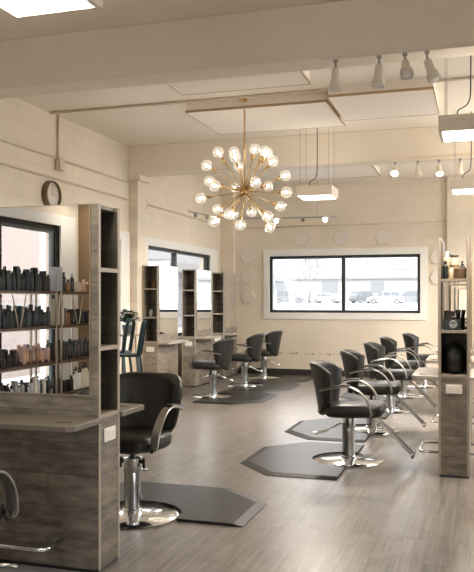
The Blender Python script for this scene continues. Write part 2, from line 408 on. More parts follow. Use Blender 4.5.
box_lamp(-4.5, -1.15, 'added box lamp over the retail shelves, unseen, brightening the mirrored trim', .46, .42, power=1.1, up=0)  # added lamp, never in view, to lift the wall trim in the mirror
box_lamp(1.75, 9.78, 'added unseen box lamp on the right side, filling the room with light', .48, .48, power=40, up=14)  # added fill lamp, never in view, to raise the room's brightness
box_lamp(1.75, 13.2, 'added unseen box lamp in the far right corner, filling the room with light', .48, .48, power=40, up=14)  # second added fill lamp on this side, also out of view

# ------------------------------------------------------------------ track lights
def aim(d):
    return Vector(d).normalized().to_track_quat('-Z', 'Y').to_matrix().to_4x4()
def track(x0, x1, y, z, heads, label, lit=()):
    e = tag(empty('track_light', ((x0 + x1) / 2, y, z)), label, 'track light', 'track lights')
    hw = (x1 - x0) / 2; cx = (x0 + x1) / 2
    MB().box(-hw, hw, -.018, .018, -.03, 0, .003).build('rail', 'cream_metal', e)
    for k, (hx, d) in enumerate(heads):
        s = MB(); s.tube([(hx - cx, 0, -.03), (hx - cx, 0, -.10)], .009, 8); s.box(hx - cx - .018, hx - cx + .018, -.014, .014, -.052, -.028, .003)
        st = s.build('spotlight', 'steel', e)
        mt = Matrix.Translation((hx - cx, 0, -.095)) @ aim(d)
        hd = MB().lathe([(.012, .005), (.028, -.005), (.033, -.05), (.031, -.075), (.047, -.125), (.052, -.165), (.047, -.17), (.040, -.15)], n=18, mat=mt).build('lamp_head', 'cream_metal', st, True)
        MB().lathe([(.044, -.166), (.0445, -.158), (.030, -.150), (.002, -.150)][::-1] if False else [(.002, -.158), (.030, -.160), (.043, -.164), (.030, -.170), (.002, -.172)], n=16, mat=mt).build('lens', 'spot_glow' if k in lit else 'plastic_white', st, True)
    return e
track(-1.16, .55, 5.84, 3.345, [(-1.05, (.02, -.1, -1)), (-.72, (-.05, -.1, -1)), (-.53, (.15, -.7, -.8)), (-.37, (.35, -.2, -1))], 'track of four spotlights under the first beam')
track(-1.14, .55, 10.40, 3.345, [(-1.07, (0, -.75, -.65)), (-.78, (.12, -.3, -1)), (-.51, (.1, -.6, -.9)), (-.24, (-.05, -.2, -1))], 'track of spotlights under the second beam, two lit', lit=(0, 2))

e = tag(empty('track_light', (-3.3, 13.2, 2.93)), 'bent dark lighting rail with small spots hung before the back wall', 'track light', 'track lights')
o = Vector((-3.3, 13.2, 2.93))
rl = smooth_curve([(-4.75, 12.3, 3.0), (-4.62, 12.75, 2.98), (-4.4, 13.08, 2.96), (-4.1, 13.2, 2.945), (-3.4, 13.2, 2.93), (-2.35, 13.2, 2.92)])
MB().tube([p - o for p in rl], .012, 8).build('rail', 'steel', e, True)
for i, (x, y, z, lit) in enumerate([(-4.58, 12.8, 2.98, 0), (-4.45, 13.0, 2.96, 1), (-4.68, 12.5, 2.99, 0), (-3.42, 13.2, 2.93, 1), (-2.95, 13.2, 2.925, 0), (-2.55, 13.2, 2.92, 1)]):
    s = MB().lathe([(.008, 0), (.022, -.012), (.03, -.05), (.034, -.075), (.026, -.07)], n=14, mat=Matrix.Translation((x - o.x, y - o.y, z - o.z - .01)) @ aim((.1, -.8, -.6))).build('spotlight', 'steel', e, True)
    if lit: MB().sphere((x - o.x, y - o.y - .045, z - o.z - .05), .04, 12, 8).build('bulb', 'spot_glow', s, True)
for x, y, z in ((-4.62, 12.75, 2.98), (-3.9, 13.2, 2.94), (-2.7, 13.2, 2.92)):
    MB().tube([(x - o.x, y - o.y, z - o.z), (x - o.x, y - o.y, ZC - o.z)], .003, 6).build('suspension_wire', 'steel', e)

# ------------------------------------------------------------------ chandelier
HC = Vector((-2.55, 8.37, 2.71))
e = tag(empty('chandelier', HC), 'brass starburst chandelier with clear globe bulbs hanging from the ceiling', 'chandelier')
MB().lathe([(.02, -.03), (.062, -.028), (.065, 0), (.02, .002)], n=24, z0=ZC - HC.z - .02).build('canopy', 'brass', e, True)
MB().tube([(0, 0, .02), (0, 0, ZC - HC.z - .04)], .0095, 10).build('rod', 'brass', e, True)
MB().sphere((0, 0, 0), .038, 16, 12).build('hub', 'brass', e, True)
CR = Vector((math.cos(math.radians(17.5)), math.sin(math.radians(17.5)), 0)); CF = Vector((-CR.y, CR.x, 0))
BL = [(199,221,1),(143,240,-1),(310,224,1),(316,250,-1),(335,283,-1),(387,310,1),(204,275,-1),(217,262,1),(103,290,-1),(106,322,1),(327,334,1),(273,366,-1),
      (134,373,-1),(77,392,1),(383,388,-1),(372,416,1),(138,422,1),(266,430,1),(129,489,-1),(183,470,-1),(222,505,-1),(316,476,-1),(332,497,1),(203,338,1),(196,440,1),(275,215,1)]
for bx_, by_, sg in BL:
    dx, dz = (bx_ - 237) / 317, (375 - by_) / 317
    rem = .53 ** 2 - dx * dx - dz * dz
    dy = sg * math.sqrt(max(rem, .004))
    d = (CR * dx + CF * dy + Vector((0, 0, dz))).normalized()
    R = .53
    arm = MB().tube([d * .03, d * (R - .115)], .0065, 8).build('arm', 'brass', e, True)
    MB().tube([d * (R - .135), d * (R - .125), d * (R - .06)], [.009, .016, .016], 10).build('socket', 'brass', arm, True)
    q = d.to_track_quat('Z', 'Y').to_matrix().to_4x4(); q.translation = d * R
    prof = [(.012, -.066), (.018, -.060), (.034, -.052)] + [(.064 * math.cos(a), .064 * math.sin(a)) for a in [math.radians(t) for t in (-40, -20, 0, 20, 40, 60, 78)]] + [(.003, .064)]
    MB().lathe(prof, n=16, mat=q).build('bulb', 'bulb_glass', arm, True)
    MB().lathe([(.004, -.055), (.006, -.03), (.014, -.012), (.017, .004), (.010, .018), (.002, .022)], n=8, mat=q).build('filament', 'filament', arm, True)

# ------------------------------------------------------------------ clock
e = tag(empty('wall_clock', (XL, 8.25, 2.755)), 'round wall clock with brown rim and pale face on left wall', 'clock')
RX = Matrix.Rotation(PI / 2, 4, 'Y')
MB().lathe([(.154, 0), (.172, 0), (.174, .06), (.169, .075), (.157, .075), (.155, .05), (.154, 0)], n=40, mat=RX).build('rim', 'clock_rim', e, True)
MB().lathe([(.004, .01), (.156, .01), (.156, .045), (.004, .046)], n=40, mat=RX).build('face', 'clock_face', e, True)
h = MB(); h.box(.048, .052, -.006, .006, -.02, .095); h.build('hour_hand', 'conduit', e)
h = MB(); h.box(.052, .056, -.02, .13, -.005, .005); h.build('minute_hand', 'conduit', e)

# ------------------------------------------------------------------ wall hexagons
def hexa(x, z, label, r=.165):
    e = tag(empty('hexagon_panel', (x, YB, z)), label, 'wall panel', 'pale hexagon panels on the back wall')
    RY = Matrix.Rotation(PI / 2, 4, 'X')
    rim = MB(); pts = lambda q: [(q * math.cos(k * PI / 3), q * math.sin(k * PI / 3)) for k in range(6)]
    rim.prism(pts(r), -.002, .02, .002, mat=RY); rim.build('rim', 'hex_edge', e)
    MB().prism(pts(r - .012), .0201, .028, .003, mat=RY).build('face', 'hex', e)
for z, t in ((2.35, 'top'), (1.945, 'middle'), (1.54, 'lowest')):
    hexa(-4.46, z, t + ' pale hexagon in the column left of the back window')
for x, t in ((-3.35, 'left'), (-2.57, 'middle'), (-1.76, 'right')):
    hexa(x, 2.69, t + ' faint hexagon of three above the back window')
for z, t in ((2.28, 'upper'), (1.9, 'lower')):
    hexa(-.76, z, t + ' faint hexagon between the back window and the shelf tower', .15)

# ------------------------------------------------------------------ styling chair (faces +X)
def make_chair():
    e = empty('salon_chair')
    # base and column
    MB().lathe([(.02, .0), (.312, .0), (.315, .006), (.305, .014), (.10, .026), (.06, .034), (.02, .035)], n=48).build('base', 'chrome', e, 'auto')
    MB().lathe([(.02, .03), (.068, .03), (.068, .05), (.058, .055), (.058, .30), (.062, .305), (.062, .40), (.03, .405)], n=28).build('column', 'chrome', e, 'auto')
    p = MB(); p.lathe([(.022, .33), (.022, .45), (.15, .452), (.15, .462), (.02, .464)], n=16); p.build('post', 'black_plastic', e, 'auto')
    # pump lever
    l = MB(); l.tube(smooth_curve([(-.05, -.02, .345), (-.10, -.03, .33), (-.20, -.06, .275), (-.285, -.08, .25), (-.31, -.05, .25), (-.27, -.03, .258), (-.20, -.045, .278)], 5), .009, 8)
    l.build('pump_lever', 'chrome', e, True)
    for sy in (-1, 1):
        k = MB(); k.tube([(0, sy * .05, .375), (0, sy * .085, .375)], .014, 10); k.tube([(0, sy * .085, .40), (.01, sy * .09, .33)], .011, 8); k.build('lock_lever', 'black_plastic', e, True)
    # seat cushion
    def sup(a, b, n_, cx, z, N_=40):
        out = []
        for k in range(N_):
            t = 2 * PI * k / N_; c, s = math.cos(t), math.sin(t)
            out.append(Vector((cx + a * abs(c) ** (2 / n_) * (1 if c >= 0 else -1), b * abs(s) ** (2 / n_) * (1 if s >= 0 else -1), z)))
        return out
    s = MB(); cx = .065
    s.ring_loft([sup(.20, .19, 4, cx, .462), sup(.245, .235, 4, cx, .465), sup(.262, .252, 4, cx, .485), sup(.268, .258, 4, cx, .52), sup(.262, .252, 4, cx, .552), sup(.243, .234, 4, cx, .57), sup(.19, .18, 3.5, cx, .579), sup(.10, .095, 3, cx, .581), sup(.02, .02, 2, cx, .581)])
    for v in s.bm.verts: v.co.z -= .035 - .03 * (v.co.x - cx); 
    s.build('seat', 'vinyl', e, True)
    # backrest: a curved wrapped shell
    nu, nv, TH = 14, 14, .055
    def bp(u, v, off):
        hw = .18 + .105 * math.sin(min(1, v * 1.2) * PI / 2)
        z = .415 + .495 * v
        # rounded top and bottom corners
        cu = abs(u) ** 3.2
        z -= (.095 * abs(u) ** 4.5 - .03 * u * u + .02) * max(0, (v - .6) / .4) ** 1.5
        z += (.09 * cu) * max(0, (.3 - v) / .3) ** 1.5
        x = -.215 - .062 * v - .03 * v * v
        wrap = (.07 + .125 * max(v, 0) ** .8) * abs(u) ** 2.4
        y = hw * (u * (1 - .07 * u * u))
        px, nx = x + wrap, -1.0
        # offset roughly along the shell normal
        tx = (.07 + .125 * max(v, 0) ** .8) * 2.4 * abs(u) ** 1.4 * (1 if u > 0 else -1); ln = math.hypot(tx, hw)
        return Vector((px - off * hw / ln, y + off * tx / ln, z + off * .2))
    m = MB(); R_ = []
    def layer(off, sh):
        return [[m.bm.verts.new(bp((-1 + 2 * i / nu) * sh(j), (j / nv) * .0 + (.5 + (j / nv - .5) * sh(j)), off)) for i in range(nu + 1)] for j in range(nv + 1)]
    one = lambda j: 1.0
    A = layer(0.0, lambda j: .985); B_ = layer(TH, lambda j: .985)
    Cc = layer(TH * .5, lambda j: 1.03)
    for G, flip in ((A, 1), (B_, 0)):
        for j in range(nv):
            for i in range(nu):
                q = (G[j][i], G[j][i + 1], G[j + 1][i + 1], G[j + 1][i]); m.bm.faces.new(q[::-1] if flip else q)
    per = [(0, i) for i in range(nu + 1)] + [(j, nu) for j in range(1, nv + 1)] + [(nv, i) for i in range(nu - 1, -1, -1)] + [(j, 0) for j in range(nv - 1, 0, -1)]
    for k in range(len(per)):
        (j0, i0), (j1, i1) = per[k], per[(k + 1) % len(per)]
        m.bm.faces.new((A[j0][i0], A[j1][i1], Cc[j1][i1], Cc[j0][i0])); m.bm.faces.new((Cc[j0][i0], Cc[j1][i1], B_[j1][i1], B_[j0][i0]))
    for G in (Cc,):
        for j in range(1, nv):
            for i in range(1, nu): m.bm.verts.remove(G[j][i])
    bk = m.build('backrest', 'vinyl', e, True)
    # armrests: flat bent straps with a pad on top
    for sy in (-1, 1):
        pts = smooth_curve([(-.215, sy * .265, .665), (-.12, sy * .285, .69), (.0, sy * .293, .712), (.09, sy * .293, .70), (.17, sy * .292, .645), (.225, sy * .288, .56), (.245, sy * .28, .475), (.235, sy * .262, .455)], 5)
        a = MB().tube(pts, 0, flat=(.058, .014, (0, 1, 0))).build('armrest', 'steel', e, 'auto')
        pp = [p + Vector((0, 0, .011)) for p in pts[1:14]]
        MB().tube(pp, 0, flat=(.052, .016, (0, 1, 0))).build('arm_pad', 'vinyl', a, 'auto')
        MB().sphere((.235, sy * .262, .468), .03, 12, 8, (1.1, .5, 1.1)).build('arm_hub', 'black_plastic', a, True)
    # footrest
    f = MB(); f.tube([(.17, 0, .44), (.27, 0, .405), (.42, 0, .255), (.575, 0, .10)], 0, flat=(.045, .036, (0, 1, 0)))
    fr = f.build('footrest', 'steel', e, 'auto')
    MB().tube([(.582, -.13, .095), (.582, 0, .093), (.582, .13, .095)], .014, 10).build('foot_bar', 'steel', fr, True)
    return e
proto = make_chair()
CHAIRS = [
 (-1.15, 7.06, 0.0, 'black salon chair closest to the viewer in the right row, facing the shelf tower'),
 (-1.17, 8.80, .03, 'second salon chair from the front in the right row'),
 (-1.14, 10.45, -.03, 'third salon chair from the front in the right row'),
 (-1.12, 12.05, .04, 'fourth salon chair from the front in the right row'),
 (-.92, 13.55, -.05, 'farthest salon chair in the right row, standing alone under the window corner'),
 (-3.91, 11.15, PI, 'black salon chair with chrome arms beside the middle mirror of the left row'),
 (-3.88, 12.73, PI + .04, 'salon chair in the middle of the three along the left wall'),
 (-3.91, 14.10, PI - .03, 'salon chair nearest the back wall in the left row'),
 (-2.27, 4.82, -PI / 2 - .04, 'large black salon chair facing the viewer behind the grey wood station'),
 (-2.36, 2.88, PI / 2 + .1, 'salon chair at the frame edge showing only its arm, before the mirror'),
]
for i, (x, y, rz, lab) in enumerate(CHAIRS):
    c = proto if i == 0 else copy_tree(proto)
    c.location = (x, y, .001 if i in (0,) else .001); c.rotation_euler.z = rz
    if 'large black' in lab:                      # pumped up a little higher than the others
        for ch in KIDS(c):
            if not ch.name.startswith(('base', 'column', 'lock_lever', 'pump_lever')): ch.location.z += .05
    tag(c, lab, 'chair', 'black salon chairs')

# ------------------------------------------------------------------ anti-fatigue mats (behind the chair, cut out round the base)
def make_mat():
    e = empty('floor_mat')
    hw, D, cy, cx_ = .80, .92, .40, .35
    rr = .335
    arc = [(-rr * math.sin(t), rr * math.cos(t) * -1) for t in [PI * k / 16 for k in range(17)]]
    outer = [(0.03, -hw), (-D + cx_, -hw), (-D, -hw + cy), (-D, hw - cy), (-D + cx_, hw), (0.03, hw)]
    # the outline with a half-round cutout on the front edge
    def outline(ins):
        hw2, D2 = hw - ins, D - ins
        o_ = [(.03 - ins * .0, -hw2), (-D2 + cx_ - ins * .4, -hw2), (-D2, -hw2 + cy - ins * .4), (-D2, hw2 - cy + ins * .4), (-D2 + cx_ - ins * .4, hw2), (.03, hw2), (.03, rr)]
        a_ = [(-rr * math.sin(PI * k / 16) , rr * math.cos(PI * k / 16)) for k in range(17)]
        return o_ + a_[0:] + [(.03, -rr)]
    a = MB(); V0 = outline(0); V1 = outline(.068)
    lo = [a.bm.verts.new((x, y, 0.0)) for x, y in V0]; mid = [a.bm.verts.new((x, y, .004)) for x, y in V0]; hi = [a.bm.verts.new((x, y, .018)) for x, y in V1]
    n = len(V0)
    for i in range(n):
        j = (i + 1) % n
        a.bm.faces.new((lo[i], lo[j], mid[j], mid[i])); a.bm.faces.new((mid[i], mid[j], hi[j], hi[i]))
    a.bm.faces.new(lo[::-1])
    a.build('bevelled_edge', 'mat_edge', e)
    t = MB(); t.prism(V1, .012, .0185); t.build('surface', 'mat', e)
    return e
mp = make_mat()
MATS = [(0, 'dark rubber floor mat under the closest chair of the right row'), (1, 'rubber mat behind the second chair of the right row'), (2, 'rubber mat behind the third chair of the right row'),
        (3, 'rubber mat behind the fourth chair of the right row'), (5, 'rubber mat with pale lit edge, closest of the left wall mats'), (6, 'rubber mat of the middle chair along the left wall'),
        (7, 'rubber mat of the chair nearest the back wall'), (8, 'dark rubber mat with cut corners behind the large front chair')]
for k, (i, lab) in enumerate(MATS):
    c = mp if k == 0 else copy_tree(mp)
    x, y, rz, _ = CHAIRS[i]; c.location = (x, y, .0005); c.rotation_euler.z = {0: 0, 1: 0, 2: 0, 3: 0, 5: PI, 6: PI, 7: PI, 8: -PI / 2}[i]
    tag(c, lab, 'mat', 'rubber floor mats')

# ------------------------------------------------------------------ styling stations
# local frame: end tower faces -y at y=0, thickness x in [-W, 0] ... mirrors on both x faces, length +y
SW, SL, SH = .25, .80, 2.0
def make_station(mat_wood, sides, back, footbar, cd=.325, fd=.19, lining='barn_dark', cmat='counter', name='styling_station'):
    e = empty(name); hw = SW / 2; t = .02
    # tower side boards (wood with pale edge bands)
    for sx in (-1, 1):
        x0, x1 = sorted((sx * hw, sx * (hw - t)))
        bo = MB().box(x0, x1, .004, SL, .02, SH).build('side_board', mat_wood, e)
        ed = MB(); ed.box(x0, x1, 0, .004, .02, SH); ed.box(x0, x1, SL, SL + .004, .02, SH); ed.box(x0, x1, 0, SL, SH, SH + .003)
        ed.build('edge_band', 'edge', bo)
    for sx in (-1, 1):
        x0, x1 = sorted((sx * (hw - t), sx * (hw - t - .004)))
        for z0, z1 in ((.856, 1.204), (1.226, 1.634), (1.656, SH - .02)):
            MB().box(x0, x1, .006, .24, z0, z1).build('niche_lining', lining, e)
    for z in (.845, 1.215, 1.645):
        MB().box(-hw + t, hw - t, .002, .25, z - .011, z + .011).build('shelf', 'edge', e)
    lp = MB().box(-hw + t, hw - t, .003, .02, .02, .834).build('end_panel', mat_wood, e)
    o = MB().box(-.066, .066, -.006, .003, .70, .775, .004).build('outlet_plate', 'plastic_white', e)
    for cx in (-.03, .03):
        MB().box(cx - .014, cx + .014, -.008, -.005, .722, .753, .003).build('socket', 'cream_metal', o)
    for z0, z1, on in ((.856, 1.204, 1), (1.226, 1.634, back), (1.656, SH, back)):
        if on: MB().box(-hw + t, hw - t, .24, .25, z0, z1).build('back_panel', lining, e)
    if back: MB().box(-hw + t, hw - t, .02, SL, SH - .02, SH).build('top_board', mat_wood, e)
    MB().box(-hw + .008, hw - .008, .008, SL - .008, 0, .02).build('toe_kick', 'black_plastic', e)
    for sx in sides:
        fx = sx * hw
        x0, x1 = sorted((fx, fx + sx * .008))
        mr = MB().box(x0, x1, .055, SL - .03, .965, SH - .002).build('mirror', 'mirror', e)
        ed = MB()
        for (a0, a1, c0, c1) in ((.049, .055, .959, SH), (SL - .03, SL - .024, .959, SH), (.055, SL - .03, .959, .965)): ed.box(min(x0, x1), max(x0, x1), a0, a1, c0, c1)
        ed.build('mirror_edge', 'gold', mr)
        # counter with one chamfered corner and a tool hole
        poly = [(0, -.02), (cd - .03, -.02), (cd, .015), (cd, SL - .03), (cd - .03, SL), (0, SL)]
        poly = [(fx + sx * (.001 + px), py) for px, py in poly]
        ct = MB().prism(poly, .815, .845, .003).build('counter', cmat, e)
        hc = [(fx + sx * (cd * .62 + .03 * math.cos(a)), .10 + .05 * math.sin(a)) for a in [2 * PI * k / 24 for k in range(24)]]
        MB().prism(hc, .8451, .847).build('tool_hole', 'wood_shelf', ct)
        if footbar:
            y0, y1, zz, D = .22, .68, .165, fd
            pts = [(fx, y0, zz), (fx + sx * (D - .04), y0, zz), (fx + sx * (D - .01), y0 + .01, zz), (fx + sx * D, y0 + .04, zz), (fx + sx * D, y1 - .04, zz), (fx + sx * (D - .01), y1 - .01, zz), (fx + sx * (D - .04), y1, zz), (fx, y1, zz)]
            MB().tube(pts, .011, 10).build('foot_rail', 'chrome', e, True)
    return e
# the right row: mirrors face the chairs at -X
st = make_station('barn', (-1, 1), 0, True, .22, .17, cmat='counter_lit')
RX0 = -.205
for i, (y, lab) in enumerate(((6.65, 'grey wood styling station with open shelves and outlet, closest in right row'), (8.35, 'second styling station in right row, its counter showing past the first'),
                              (10.05, 'third styling station in right row, mostly hidden by those before it'), (11.75, 'farthest styling station in right row'))):
    c = st if i == 0 else copy_tree(st)
    c.location = (RX0, y, 0); tag(c, lab, 'styling station', 'grey wood styling stations')
sl_ = make_station('barn_lit', (1,), 1, True, .20, .11, 'barn', 'counter_lit')
LX0 = -4.725
for i, (y, lab) in enumerate(((10.65, 'left wall styling station closest to the viewer, behind the teal stools'), (12.25, 'middle styling station along the left wall with a tall narrow mirror'), (13.78, 'styling station nearest the corner along the left wall'))):
    c = sl_ if i == 0 else copy_tree(sl_)
    c.location = (LX0, y, 0); tag(c, lab, 'styling station', 'grey wood styling stations')
sf = make_station('barn', (-1, 1), 1, True)
sf.location = (-1.96, 3.865, 0); sf.rotation_euler.z = PI / 2
tag(sf, 'large dark grey wood station in front with mirror and counter', 'styling station', 'grey wood styling stations')

e = tag(empty('floor_plate', (-2.42, 3.59, 0)), 'pale grey metal floor plate along the foot of the front station', 'floor plate')
MB().box(-.36, .36, -.14, .143, 0, .006, .002).build('plate', 'plate_grey', e)
for px in (-.30, .0, .30): MB().lathe([(.002, .006), (.013, .006), (.011, .010), (.002, .011)], px, .10, 12).build('screw', 'steel', e, True)
# brown partition behind the right stations
tag(MB().box(-.045, 1.3, 10.3, 10.36, .0, 1.97, .004).build('partition', 'brown_wall'), 'plain brown partition at the right edge beside the shelf tower', 'partition')

# ------------------------------------------------------------------ products
def lat(name, prof, mat, e=None, n=18, loc=None, smooth='auto'): return MB().lathe(prof, n=n).build(name, mat, e, smooth, loc)
def bottle(loc, r, h, mat, cap, label, group=None, pump=False, cat='bottle', name='bottle'):
    e = tag(empty(name, loc), label, cat, group)
    ch = h * .2
    lat('body', [(r * .3, 0), (r * .95, 0), (r, .004), (r, (h - ch) * .86), (r * .8, (h - ch) * .96), (r * .45, h - ch)], mat, e)
    if pump:
        p = MB(); p.lathe([(r * .5, h - ch), (r * .5, h - ch * .5), (r * .18, h - ch * .45), (r * .18, h), (.002, h)], n=12)
        p.box(-r * .35, r * .35, -r * 1.0, r * .3, h - .004, h + .01, .002); p.build('pump', cap, e, 'auto')
    else:
        lat('cap', [(r * .2, h - ch), (r * .55, h - ch), (r * .55, h - .003), (r * .5, h), (.002, h)], cap, e)
    return e
def colour(name, c, rough=.35): 
    if name not in M: M[name] = plain(name, c, rough, noise=.06, nscale=30)
    return name
colour('p_black', (.009, .009, .009)); colour('p_dark', (.016, .014, .012)); colour('p_teal', (.006, .016, .016)); colour('p_green', (.012, .02, .014)); colour('p_white', (.72, .68, .60)); colour('p_grey', (.30, .30, .29))
colour('p_peach', (.55, .33, .22)); colour('p_amber', (.22, .10, .035)); colour('p_pink', (.45, .30, .27)); colour('p_tan', (.48, .37, .25)); colour('p_cream', (.66, .58, .42)); colour('p_silver', (.45, .46, .45))

# things on the nearest right station, shelf tops at 1.656, 1.226, .856
z1, z2, z3 = 1.6565, 1.2265, .8565
yb = 6.65
bottle((-.276, yb + .055, z1), .024, .15, 'p_green', 'p_black', 'dark green bottle at the left of the top shelf on the right station')
bottle((-.268, yb + .185, z1), .030, .24, 'p_tan', 'p_cream', 'tall tan bottle at the back of the top shelf on the right station')
bottle((-.229, yb + .05, z1), .020, .095, 'p_tan', 'p_cream', 'small tan jar in front on the right station top shelf', cat='jar', name='jar')
e = tag(empty('canister', (-.205, yb + .135, z1)), 'striped tan canister with a dark bow on the top shelf', 'canister')
lat('body', [(.01, 0), (.036, 0), (.038, .004), (.038, .145), (.03, .165), (.012, .17), (.01, .185), (.002, .186)], 'p_tan', e)
b = MB(); b.lathe([(.0385, .05), (.039, .053), (.039, .068), (.0385, .071)], n=20); b.lathe([(.0385, .10), (.039, .103), (.039, .118), (.0385, .121)], n=20); b.build('stripe', 'wood_box', e)
b = MB(); b.sphere((-.018, 0, .198), .016, 10, 6, (1.2, .5, .8)); b.sphere((.018, 0, .198), .016, 10, 6, (1.2, .5, .8)); b.sphere((0, 0, .193), .009, 8, 6); b.build('bow', 'p_dark', e, True)
e = tag(empty('wooden_box', (-.157, yb + .06, z1)), 'round brown wooden box on the top shelf of the right station', 'box')
lat('body', [(.01, 0), (.047, 0), (.05, .004), (.05, .07), (.046, .074)], 'wood_box', e, 24); lat('lid', [(.01, .074), (.052, .074), (.052, .088), (.048, .091), (.002, .092)], 'wood_box', e, 24)
bottle((-.142, yb + .17, z1), .024, .145, 'p_dark', 'p_black', 'black pump bottle behind the round wooden box', pump=True)
e = tag(empty('picture_frame', (-.255, yb + .11, z2)), 'dark small picture frame leaning on the second shelf of the right station', 'picture frame')
RT = Matrix.Rotation(math.radians(-10), 4, 'X') @ Matrix.Rotation(math.radians(4), 4, 'Y')
f = MB(); f.box(-.045, .045, 0, .01, .006, .165, .003, mat=RT); f.build('frame', 'p_black', e); MB().box(-.033, .033, -.002, .0, .02, .15, mat=RT).build('picture', colour('p_plum', (.10, .05, .042)), e)
e = tag(empty('boxy_device', (-.222, yb + .055, z2)), 'dark boxy device with a round dial at the front of second shelf', 'device')
MB().box(-.072, .072, -.035, .025, .0, .09, .01).build('case', 'p_teal', e)
MB().lathe([(.010, 0), (.034, 0), (.034, .005), (.026, .008), (.024, .004), (.002, .004)], n=24, mat=Matrix.Translation((.01, -.035, .05)) @ Matrix.Rotation(PI / 2, 4, 'X')).build('dial', 'p_grey', e, 'auto')
MB().tube([(-.06, 0, .09), (-.05, 0, .108), (.05, 0, .108), (.06, 0, .09)], .005, 8).build('handle', 'p_dark', e, True)
e = tag(empty('brush_bundle', (-.158, yb + .15, z2)), 'cup of dark styling brushes on the second shelf of the right station', 'cup')
lat('cup', [(.01, 0), (.036, 0), (.04, .10), (.037, .10), (.034, .01)], 'p_dark', e)
for k in range(7):
    a = k * 2 * PI / 7; b = MB(); b.tube([(.016 * math.cos(a), .016 * math.sin(a), .02), (.028 * math.cos(a), .028 * math.sin(a), .13), (.036 * math.cos(a), .036 * math.sin(a), .17)], [.004, .010, .012], 8); b.build('brush', 'p_black', e, True)
e = tag(empty('black_bag', (-.205, yb + .12, z3)), 'crumpled black bag filling the lowest open niche of the right station', 'bag')
b = MB(); b.sphere((0, 0, .13), .1, 28, 18, (.95, .9, 1.3))
for v in b.bm.verts:
    f = math.sin(v.co.x * 60 + v.co.z * 35) * .005 + math.sin(v.co.z * 80 + v.co.y * 50) * .004
    v.co *= 1 + f * 4; v.co.z = max(v.co.z, 0)
b.build('sack', 'p_black', e, True); MB().tube([(-.02, 0, .25), (0, 0, .28), (.02, 0, .25)], .008, 8).build('knot', 'p_black', e, True)
# one small thing in the front left row station
bottle((-4.75, 10.74, z2), .03, .13, 'p_silver', 'p_black', 'small grey bottle in a niche of the closest left wall station')
bottle((-4.70, 10.74, z1), .022, .14, 'p_amber', 'p_black', 'brown bottle high in the closest left wall station')

# ------------------------------------------------------------------ retail shelves along the left wall near the camera (seen in the big mirror)
def retail_shelf(y0, y1, label, zs, x0=-4.72, x1=-4.40):
    cy = (y0 + y1) / 2
    e = tag(empty('retail_shelf', ((x0 + x1) / 2, cy, 0)), label, 'shelf', 'retail shelves reflected in the front mirror')
    hx, hy = (x1 - x0) / 2, (y1 - y0) / 2
    for z in zs:
        b = MB().box(-hx, hx, -hy, hy, z - .025, z, .003).build('shelf_board', 'wood_shelf', e)
        MB().box(-hx - .004, hx + .004, -hy, hy, z - .034, z - .025).build('shelf_bracket', 'gold', b)
    for sx in (-1, 1):
        for yy in (-hy + .03, hy - .03): MB().box(sx * hx - .011, sx * hx + .011, yy - .011, yy + .011, 0, zs[-1] - .045 + .04, .002).build('post', 'gold', e)
    for sx in (-1, 1):
        MB().tube([(sx * hx * .9, -.12, zs[-1] - .045), (sx * hx * .9, -.02, zs[-2])], .006, 6).build('brace', 'gold', e)
        MB().tube([(sx * hx * .9, .12, zs[-1] - .045), (sx * hx * .9, .02, zs[-2])], .006, 6).build('brace', 'gold', e)
    return e
ZS = [.44, .81, 1.20, 1.575]
retail_shelf(.02, 1.45, 'wooden retail shelf crowded with dark bottles, left part of the mirror', ZS)
retail_shelf(-.88, -.02, 'wooden retail shelf with mixed bottles beside the mirror edge', ZS)
def product(kind, x, y, z, r, h, mat, cap, label, group):
    if kind == 'box':
        e = tag(empty('product_box', (x, y, z)), label, 'box', group); MB().box(-r, r, -r, r, 0, h, .003).build('carton', mat, e); MB().box(-r * .98, r * .98, -r * .98, r * .98, h, h + .004).build('flap', cap, e); return e
    if kind == 'tube':
        e = tag(empty('product_tube', (x, y, z)), label, 'tube', group)
        m = MB(); n = 14
        m.ring_loft([[Vector((r * w * math.cos(2 * PI * k / n), r * d * math.sin(2 * PI * k / n), zz)) for k in range(n)] for w, d, zz in ((.8, .8, h * .16), (.95, .85, h * .3), (1, .6, h * .7), (1.08, .12, h))])
        m.build('body', mat, e, 'auto'); lat('cap', [(r * .3, 0), (r * .75, 0), (r * .75, h * .16), (.003, h * .165)], cap, e, 14); return e
    return bottle((x, y, z), r, h, mat, cap, label, group, pump=(kind == 'pump'))
